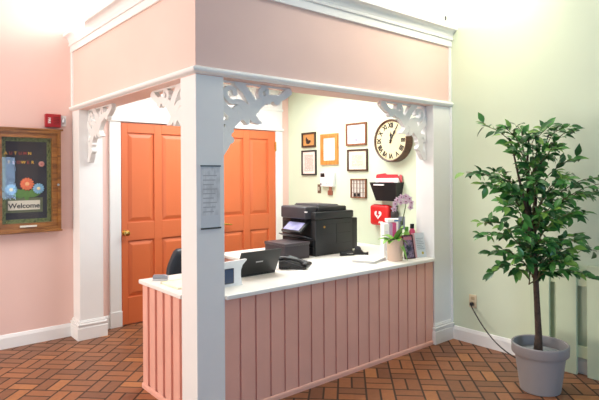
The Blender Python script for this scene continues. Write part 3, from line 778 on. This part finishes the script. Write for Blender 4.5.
cp = MB().rbox(-.125, .06, -.13, .15, -.012, .012, .006, M=MP).build('control_panel', BLACK, pr, smooth=True)
MB().box(-.105, .0, -.10, .13, .0122, .0135, M=MP).build('touch_screen', mat('lilac_screen', (150, 150, 190), .2, emit=.35, var=.25, scale=14), cp)
for i in range(4): MB().box(.02, .04, -.09+.055*i, -.06+.055*i, .012, .015, M=MP).build('button', DKGREY, cp)
MB().sphere((.14, -.003, .268), 1, .013, .002, .01).build('emblem', mat('amber_mark', (190, 140, 50), .4), pr)
MB().box(-.052, -.04, .03, .06, .41, .42).build('badge', WPL, pr)
# dark box in front of it
bx = thing('document_box', 'low dark plum document box on the counter in front of the copier', 'box', (2.85, 3.60, CT))
PLM = mat('dark_plum_plastic', (50, 42, 48), .5, var=.06)
MB().rbox(0, .285, 0, .3, 0, .145, .006).build('base', PLM, bx, smooth=True)
MB().rbox(-.004, .289, -.006, .306, .125, .15, .006).build('lid', mat('plum_lid', (66, 58, 62), .45, var=.05), bx, smooth=True)
# laptop
lp = thing('laptop', 'open black laptop seen from behind on the counter', 'laptop', (2.10, 3.25, CT))
MB().rbox(0, .375, 0, .25, 0, .018, .004).build('base', BLACK, lp, smooth=True)
ML = Matrix.Translation((0, -.0, .018)) @ Matrix.Rotation(math.radians(26), 4, 'X')
ld = MB().rbox(0, .375, -.004, .006, .0, .20, .004, M=ML).build('lid', BLACKS, lp, smooth=True)
MB().box(.015, .36, .006, .0065, .015, .185, M=ML).build('screen', mat('dark_screen', (20, 22, 28), .15), ld)
MB().box(.155, .22, -.0047, -.004, .10, .11, M=ML).build('badge', mat('silver_badge', (190, 192, 194), .3, .5), ld)
kb_ = MB()
for r in range(5):
    for c in range(13): kb_.box(.02+c*.0258, .042+c*.0258, .04+r*.022, .058+r*.022, .018, .0195)
kb_.build('keyboard', BLACKS, lp)
MB().box(.13, .25, .165, .235, .018, .0188).build('touchpad', DKGREY, lp)
# desk phone
ph = thing('desk_phone', 'black desk phone with handset beside the laptop', 'telephone', (2.74, 3.32, CT+.004), rz=math.radians(38)); ph.scale = (1.12, 1.12, .85)
pb = MB(); pb.prism([(-.1, 0), (.1, 0), (.1, .075), (.06, .08), (-.1, .022)], -.125, .115, 'yz', M=Matrix())
pb.build('base', BLACK, ph, bevel=.006)
MR = Matrix.Translation((0, 0, .055)) @ Matrix.Rotation(math.atan2(.058, .16), 4, 'X')
hsb = MB(); hsb.tube([(-.085, -.085, .045), (-.085, -.05, .075), (-.085, 0, .088), (-.085, .06, .1), (-.085, .1, .095)], [.02, .016, .014, .016, .02], 12)
hsb.sphere((-.085, -.088, .045), 1, .028, .03, .02); hsb.sphere((-.085, .1, .09), 1, .028, .03, .02)
hsb.build('handset', BLACKS, ph, smooth=True)
MB().box(-.035, .1, .0, .075, .003, .006, M=MR).build('display', mat('grey_lcd', (120, 128, 130), .25), ph)
kk = MB()
for i in range(4):
    for j in range(4): kk.box(-.03+.033*i, -.008+.033*i, -.085+.02*j, -.07+.02*j, .0, .005, M=MR)
kk.build('keypad', mat('grey_keys', (130, 130, 134), .45), ph)
cpts = [(-.12-.02*math.sin(i*.4)-.0*i, -.1+.2*i/60+.0, .012+.006*math.sin(i*1.6)) for i in range(61)]
MB().tube(cpts, .0035, 6).build('cord', BLACK, ph, smooth=True)
pd = MB().rbox(2.62, 2.9, 3.1, 3.30, CT, CT+.003, .001).build('paper_sheet', PAPER); tag(pd, 'white paper sheet lying under the front edge of the desk phone', 'paper')

# white display stand with dark screen beside the column
ds = thing('display_stand', 'white flared display stand with small dark blue screen beside the corner column', 'display stand', (1.815, 3.05, CT))
pl_ = [(.0, 0), (.213, 0), (.213, .02), (.206, .06), (.207, .1), (.222, .135), (.256, .165), (.256, .174), (.0, .165)]
MB().prism(pl_, 0, .02, 'xz').build('panel', WPL, ds, bevel=.002)
fr_ = MB().box(.03, .145, -.006, 0, .018, .122).build('screen_frame', DKGREY, ds, bevel=.002)
MB().box(.036, .139, -.0075, -.006, .024, .116).build('screen', mat('dark_blue_screen', (60, 76, 104), .2), fr_)
MB().box(.0, .213, -.012, .07, 0, .006).build('foot', WPL, ds)
# stapler
sp_ = thing('stapler', 'small silver grey stapler on the left arm of the counter', 'stapler', (1.66, 3.56, CT), rz=math.radians(-40))
GS = mat('silver_grey_plastic', (150, 154, 164), .35, .2)
MB().rbox(-.055, .055, -.018, .018, 0, .012, .003).build('base', mat('pale_base', (205, 206, 210), .4), sp_, smooth=True)
MB().prism([(-.055, .014), (.055, .014), (.055, .034), (.03, .042), (-.05, .04)], -.016, .016, 'xz').build('arm', GS, sp_, bevel=.003)
# notepad
np_ = thing('notepad', 'cream notepad lying on the left arm of the counter near the column', 'notepad', (1.70, 3.32, CT))
MB().box(-.09, .09, -.13, .13, 0, .012).build('pages', mat('cream_pages', (240, 236, 208), .7), np_)
MB().box(-.09, .09, .12, .132, 0, .0135).build('binding', mat('pale_binding', (226, 220, 180), .6), np_)
mo = thing('computer_mouse', 'small white computer mouse at the back of the left counter arm', 'mouse', (1.93, 3.63, CT))
MB().sphere((0, 0, .0), 1, .03, .05, .034).build('shell', WPL, mo, smooth=True)
bpy.data.objects['shell'].data.transform(Matrix.Translation((0, 0, .034)))
MB().lathe([(0, 0), (.006, 0), (.006, .006), (0, .006)], 10, (0, .02, .062)).build('wheel', DKGREY, mo)

# potted orchid
oc = thing('potted_orchid', 'pale pink orchid in a plain peach pot at the counter edge', 'plant', (3.60, 2.985, CT))
MB().lathe([(0, 0), (.062, 0), (.066, .005), (.07, .185), (.072, .19), (.066, .19), (.063, .165), (0, .16)], 32).build('pot', mat('peach_pot', (226, 196, 176), .5, var=.02), oc, smooth=True)
ol_ = MB()
def strap_leaf(m, base, az, L, w, rise, droop):
    d = Vector((math.cos(az), math.sin(az), 0)); s = Vector((-d.y, d.x, 0)); ringsL = []
    prev = None
    for i in range(8):
        t = i/7; p = Vector(base)+d*L*t+UP*(rise*t-droop*t*t); ww = w*math.sin(PI*min(.97, .12+.88*t))**.7
        cur = [m.bm.verts.new(p+s*ww), m.bm.verts.new(p-UP*ww*.35), m.bm.verts.new(p-s*ww)]
        if prev:
            for k in (0, 1): m.bm.faces.new((prev[k], prev[k+1], cur[k+1], cur[k]))
        prev = cur
azR = math.atan2(RV.y, RV.x)
for da, L, w, ri, dr_ in ((PI, .13, .03, .1, .08), (PI-.6, .11, .032, .14, .1), (PI+.6, .12, .034, .12, .12), (0, .1, .032, .12, .14), (-.6, .1, .03, .08, .2), (-1.4, .09, .034, .12, .1), (.7, .1, .03, .14, .08), (-1.0, .08, .03, .16, .05), (-2.2, .1, .03, .1, .1), (.2, .07, .035, .15, .03)):
    strap_leaf(ol_, (0, 0, .165), azR+da, L*1.15, w*1.25, ri*1.2, dr_*1.25)
lo_ = ol_.build('leaves', mat('orchid_leaf', (124, 172, 76), .4, var=.2, scale=16), oc, smooth=True)
stem = [Vector((0, 0, .16)), RV*.04+UP*.26, RV*.075+UP*.38, RV*.095+UP*.47, RV*.10+UP*.53, RV*.07+UP*.565, RV*.03+UP*.56, RV*.0+UP*.53]
MB().tube(stem, .0045, 6).build('stem', mat('orchid_stem', (92, 112, 62), .5), oc, smooth=True)
PET = mat('orchid_petal', (226, 196, 214), .5, var=.12, scale=50); LIP = mat('orchid_lip', (150, 70, 110), .5)
for p in (RV*-.02+UP*.50, RV*.0+UP*.535, RV*.035+UP*.56, RV*.075+UP*.565, RV*.105+UP*.545, RV*.12+UP*.51, RV*.03+UP*.515, RV*.075+UP*.52, RV*.115+UP*.47, RV*-.03+UP*.455):
    p = p-FV*.02+RV*.02; g = MB(); tw = rnd.uniform(0, 1)
    for k in range(5):
        a = 2*PI*k/5+tw; c = p+(RV*math.cos(a)+UP*math.sin(a))*.014
        B = Matrix((( *(RV*math.cos(a)+UP*math.sin(a)), 0), (*(-RV*math.sin(a)+UP*math.cos(a)), 0), (*FV, 0), (0, 0, 0, 1))).transposed()
        g.sphere((0, 0, 0), 1, .015, .010, .003, M=Matrix.Translation(c) @ B, seg=8, rings=5)
    fl = g.build('flower', PET, oc, smooth=True)
    MB().sphere(p-FV*.006, .006, seg=8, rings=5).build('lip', LIP, fl)
# leaning and standing literature behind the pot
def slab(name, label, cat, x, y, w, h, t, m, rz=0, lean=0, z=CT, extra=None, group=None, spine=None):
    o = thing(name, label, cat, (x, y, z), rz=rz, group=group)
    M = Matrix.Rotation(-lean, 4, 'X')
    MB().box(0, w, 0, t, 0, h, M=M).build('cover', m, o, bevel=.0015)
    if extra: extra(o, M)
    return o
def pages(w, h, t):
    return lambda o, M: MB().box(.003, w+.002, .003, t-.003, .004, h-.004, M=M).build('pages', PAPER, o)
RA = math.radians(-35); BO = Vector((3.662, 3.165)); BD = Vector((math.cos(RA), math.sin(RA)))
def bp(k): return BO.x+BD.x*k, BO.y+BD.y*k
bk = 'binders and books standing at the counter end'
slab('binder', 'tall white binder, leftmost of the upright books by the orchid', 'binder', *bp(0), .052, .305, .13, PAPER, RA, 0, extra=lambda o, M: MB().box(.012, .04, -.001, 0, .06, .24, M=M).build('spine_label', mat('pale_grey_label', (228, 228, 232), .6), o), group=bk)
slab('book', 'lilac book standing to the right of the white binder', 'book', *bp(.0535), .027, .31, .13, mat('lilac_cover', (190, 160, 190), .5), RA, extra=pages(.027, .31, .13), group=bk)
slab('book', 'pink magenta book standing to the right of the lilac book', 'book', *bp(.082), .034, .312, .13, mat('magenta_cover', (214, 90, 140), .5), RA, extra=pages(.034, .312, .13), group=bk)
slab('book', 'thin white book between the pink and orange red books', 'book', *bp(.1175), .018, .316, .13, PAPER, RA, extra=pages(.018, .316, .13), group=bk)
slab('book', 'orange red book standing right of the thin white book', 'book', *bp(.137), .036, .312, .13, mat('orange_red_cover', (226, 90, 60), .5), RA, extra=pages(.036, .312, .13), group=bk)
bxw = thing('carton', 'flat white carton lying across the top of the upright books', 'box', (*bp(.04), CT+.317), rz=RA)
MB().box(0, .125, 0.01, .12, 0, .03).build('body', PAPER, bxw, bevel=.002)
MB().box(.06, .11, .009, .01, .008, .022).build('blue_label', mat('blue_label', (70, 120, 180), .5), bxw)
# tall card on a pick
cdh = thing('card_sign', 'small blue grey card sign on a thin dark stand behind the orchid pot', 'sign', (3.75, 3.03, CT), rz=-math.radians(40))
MB().lathe([(0, 0), (.014, 0), (.014, .006), (.004, .012), (.004, .30), (0, .301)], 12).build('stand', DKGREY, cdh, smooth=True)
MB().box(-.03, .03, -.004, 0, .26, .375).build('card', mat('blue_grey_card', (150, 156, 176), .5), cdh)
MB().box(-.012, .012, -.005, -.004, .30, .335).build('printed_mark', DKGREY, cdh)
# bottles
def bottle(x, y, lab_, m, capm, h=.25, r=.028):
    o = thing('bottle', lab_, 'bottle', (x, y, CT), group='small bottles behind the framed cards')
    MB().lathe([(0, 0), (r, 0), (r, h*.78), (r*.6, h*.84), (r*.55, h*.88), (0, h*.88)], 20).build('flask', m, o, smooth=True)
    MB().lathe([(0, h*.86), (r*.7, h*.86), (r*.7, h), (0, h)], 20).build('cap', capm, o, smooth=True)
bottle(3.888, 3.085, 'light green bottle behind the dark framed card', mat('green_bottle', (140, 196, 90), .4), mat('green_cap', (110, 170, 70), .4), .27)
bottle(3.94, 3.06, 'pink bottle with a black cap beside the green bottle', mat('pink_bottle', (214, 80, 120), .4), BLACK, .295)
# dark framed card and flyer stand
fd = thing('photo_frame', 'dark framed card with pink and blue print leaning beside the orchid pot', 'photo frame', (3.708, 2.962, CT), rz=math.radians(-14))
M = Matrix.Rotation(math.radians(-12), 4, 'X')
f_ = MB(); framebars(f_, 0, .115, 0, .215, .008, -.008, .006); f_.bm.transform(M); f_.build('frame', mat('maroon_frame', (74, 34, 44), .4), fd)
MB().box(.004, .111, -.002, .004, .004, .211, M=M).build('card', photo_mat('dark_card_print', [(30, 32, 44), (48, 56, 84), (150, 130, 160), (40, 40, 58)], 4), fd)
MB().box(.01, .105, -.003, -.002, .17, .2, M=M).build('title_band', mat('pinkish_band', (190, 120, 140), .5), fd)
MB().prism([(.0, 0), (.06, 0), (.035, .16)], .05, .056, 'yz', M=Matrix.Translation((0, .012, 0))).build('easel_leg', DKGREY, fd)
fy = thing('flyer_stand', 'white flyer with pink side band in a clear stand by the right post', 'flyer', (3.832, 2.945, CT), rz=math.radians(-14))
MB().box(0, .132, 0, .002, .003, .225, M=M).build('flyer', mat('flyer_white', (228, 232, 240), .5), fy)
MB().box(.0, .026, -.0008, 0, .003, .225, M=M).build('pink_band', mat('flyer_pink', (226, 170, 182), .5), fy)
for k in range(7): MB().box(.04, .12-.012*(k % 3), -.0008, 0, .075+.016*k, .081+.016*k, M=M).build('print_line', mat('flyer_ink', (176, 182, 196), .6), fy)
MB().lathe([(0, 0), (.013, 0), (.013, .001), (0, .001)], 20, M=M @ Matrix.Translation((.095, -.0005, .04)) @ Matrix.Rotation(PI/2, 4, 'X')).build('yellow_badge', mat('flyer_yellow', (206, 186, 80), .5), fy)
MB().box(-.004, .136, -.004, -.002, 0, .23, M=M).build('clear_front', ACRYL, fy)
MB().box(-.004, .136, -.004, .06, 0, .003).build('foot', ACRYL, fy)
# loose papers and black oddments
pp = thing('paper_stack', 'loose stack of white papers on the counter left of the orchid pot', 'papers', (3.42, 3.13, CT), rz=math.radians(20))
for k in range(5):
    MB().box(-.14, .14, -.1, .1, .004*k, .004*k+.0035, M=Matrix.Rotation(.12*math.sin(k*2.1), 4, 'Z')).build('sheet', PAPER, pp)
lab(MB().quadloop([[(-.15, -.11, .0205), (.15, -.11, .0205), (.15, .11, .0205), (-.15, .11, .0205)], [(-.15, -.11, .0225), (.15, -.11, .0225), (.15, .11, .0225), (-.15, .11, .0225)]]).build('folder_cover', mat('white_folder', (240, 238, 230), .6), pp), 'white cover on top of the stack')
tp = thing('tape_dispenser', 'black tape dispenser on the counter behind the loose papers', 'tape dispenser', (3.62, 3.42, CT), rz=math.radians(-50))
MB().prism([(-.07, 0), (.075, 0), (.075, .028), (.05, .02), (.03, .022), (.0, .05), (-.04, .055), (-.068, .03)], -.025, .025, 'xz').build('base', BLACK, tp, bevel=.003)
MB().lathe([(.012, -.012), (.03, -.012), (.03, .012), (.012, .012)], 20, M=Matrix.Translation((-.025, 0, .05)) @ Matrix.Rotation(PI/2, 4, 'X')).build('tape_roll', DKGREY, tp, smooth=True)
s2 = thing('stapler', 'black stapler on the counter behind the loose papers, beside the tape dispenser', 'stapler', (3.48, 3.46, CT), rz=math.radians(-20))
MB().rbox(-.07, .07, -.018, .018, 0, .012, .003).build('base', BLACK, s2, smooth=True)
MB().prism([(-.07, .014), (.07, .022), (.07, .04), (.03, .05), (-.065, .04)], -.016, .016, 'xz').build('arm', BLACKS, s2, bevel=.003)

# ================================================================== OFFICE CHAIR
ch = thing('office_chair', 'black padded office chair behind the counter, half hidden by the corner column', 'chair', (2.27, 4.0, 0))
LEA = mat('black_leather', (38, 42, 50), .4, var=.1, scale=14)
b = MB(); prev = []
rings = []
for i in range(9):
    t = i/8; z = .50+.37*t; w_ = .25*(1-.45*max(0, t-.55)**1.3*2.2-.1*max(0, .4-t)); ring = []
    for k in range(24):
        a = 2*PI*k/24; sx_ = math.copysign(abs(math.cos(a))**.45, math.cos(a)); sy_ = math.copysign(abs(math.sin(a))**.6, math.sin(a))
        x = w_*sx_; ring.append((x, .2+.04*sy_ - .25*(x*x) + .05*t, z))
    rings.append(ring)
rings = [[(p[0]*.85, .2+(p[1]-.2)*.5, p[2]-.015) for p in rings[0]]]+rings+[[(p[0]*.85, .25+(p[1]-.25)*.5, p[2]+.02) for p in rings[-1]]]
b.quadloop(rings).build('backrest', LEA, ch, smooth=True, angle=70)
MB().rbox(-.24, .24, -.26, .2, .43, .52, .04, seg=4).build('seat', LEA, ch, smooth=True, angle=60)
MB().lathe([(0, .1), (.03, .1), (.03, .28), (.022, .28), (.022, .43), (0, .43)], 16).build('gas_lift', DKGREY, ch, smooth=True)
MB().tube([(0, .12, .42), (0, .24, .44), (0, .275, .52), (0, .275, .62)], [.025, .025, .022, .02], 8).build('back_bracket', DKGREY, ch, smooth=True)
for k in range(5):
    a = 2*PI*k/5+.3; ca, sa = math.cos(a), math.sin(a)
    lg = MB().tube([(0, 0, .1), (.15*ca, .15*sa, .09), (.27*ca, .27*sa, .07)], [.025, .02, .014], 8).build('leg', DKGREY, ch, smooth=True)
    Mw = Matrix.Translation((.27*ca, .27*sa, .028)) @ Matrix.Rotation(a, 4, 'Z') @ Matrix.Rotation(PI/2, 4, 'X')
    MB().lathe([(0, -.018), (.024, -.018), (.028, -.012), (.028, .012), (.024, .018), (0, .018)], 16, M=Mw).lathe([(0, 0), (.006, 0), (.006, .05), (0, .05)], 8, (.27*ca, .27*sa, .03)).build('caster', BLACK, lg, smooth=True)

# hanging wire above the booth
hw = thing('hanging_wire', 'thin grey wire with small plug running from ceiling down to the booth crown', 'wire', (4.135, 2.815, 0))
MB().tube([(0, 0, CEIL), (.002, 0, 3.4), (0, 0, ZC-.002)], .003, 6).build('wire', mat('grey_wire', (120, 120, 118), .5), hw)
MB().lathe([(0, 2.96), (.011, 2.962), (.011, 2.995), (0, 2.997)], 10).build('plug', DKGREY, hw)

# ================================================================== LIGHT
def area(name, loc, target, sx, sy, power, rgb, spread=PI):
    l = bpy.data.lights.new(name, 'AREA'); l.shape = 'RECTANGLE'; l.size = sx; l.size_y = sy; l.energy = power; l.color = rgb; l.spread = spread
    o = bpy.data.objects.new(name, l); col.objects.link(o); o.location = loc
    d = Vector(target)-Vector(loc); o.rotation_euler = d.to_track_quat('-Z', 'Y').to_euler(); return o
area('booth_ceiling_lamp', (3.0, 4.1, 2.60), (3.0, 4.1, 0), 1.6, 1.2, 60, (.96, 1, 1))
area('uplight_right', (3.6, 3.2, 2.95), (3.9, 3.0, 4), .9, .4, 24, (.98, 1, .97))
area('uplight_left', (1.75, 4.6, 2.98), (1.4, 4.8, 4), .4, .9, 20, (1, .96, .95))
area('warm_ceiling_lamp_left', (-.9, 4.0, 3.3), (1.0, 4.4, 1.0), 1.2, 1.0, 30, (1, .93, .86))
area('warm_fill_left', (-4.2, 3.2, 1.1), (2, 3.4, .7), 1.6, 1.8, 180, (1, .88, .76))  # warm fill added low at left to brighten the counter side panel
area('warm_spot_right', (3.75, 1.9, 3.6), (3.75, 2.9, 2.2), .4, .4, 9, (1, .86, .64), PI*.6)
area('wall_fill_right', (2.7, 2.2, 3.65), (3.9, 1.4, .5), 1.0, 1.0, 18, (1, 1, .93))  # added fill for the green wall, set to graze the booth front
area('window_daylight', (2.29, -2.9, 1.49), (2.29, 3, 1.49), .8, .95, 46, (.46, .69, 1.0))
w = bpy.data.worlds.new('world'); bpy.context.scene.world = w; w.use_nodes = True
bg = w.node_tree.nodes['Background']; bg.inputs[0].default_value = (.42, .68, 1.0, 1); bg.inputs[1].default_value = .53

# ================================================================== CAMERA
cam = bpy.data.cameras.new('camera'); co = bpy.data.objects.new('camera', cam); col.objects.link(co)
cam.sensor_width = 36; cam.lens = 521.045*36/599; cam.shift_y = -(200-173.74)/599; cam.clip_start = .05
rl = .006
Rr = RV*math.cos(rl)-UP*math.sin(rl); Uu = UP*math.cos(rl)+RV*math.sin(rl)
co.matrix_world = Matrix((( Rr.x, Uu.x, -FV.x, 0), (Rr.y, Uu.y, -FV.y, 0), (Rr.z, Uu.z, -FV.z, 1.55), (0, 0, 0, 1)))
sc = bpy.context.scene; sc.camera = co
sc.view_settings.view_transform = 'Standard'; sc.view_settings.look = 'None'; sc.view_settings.exposure = 0
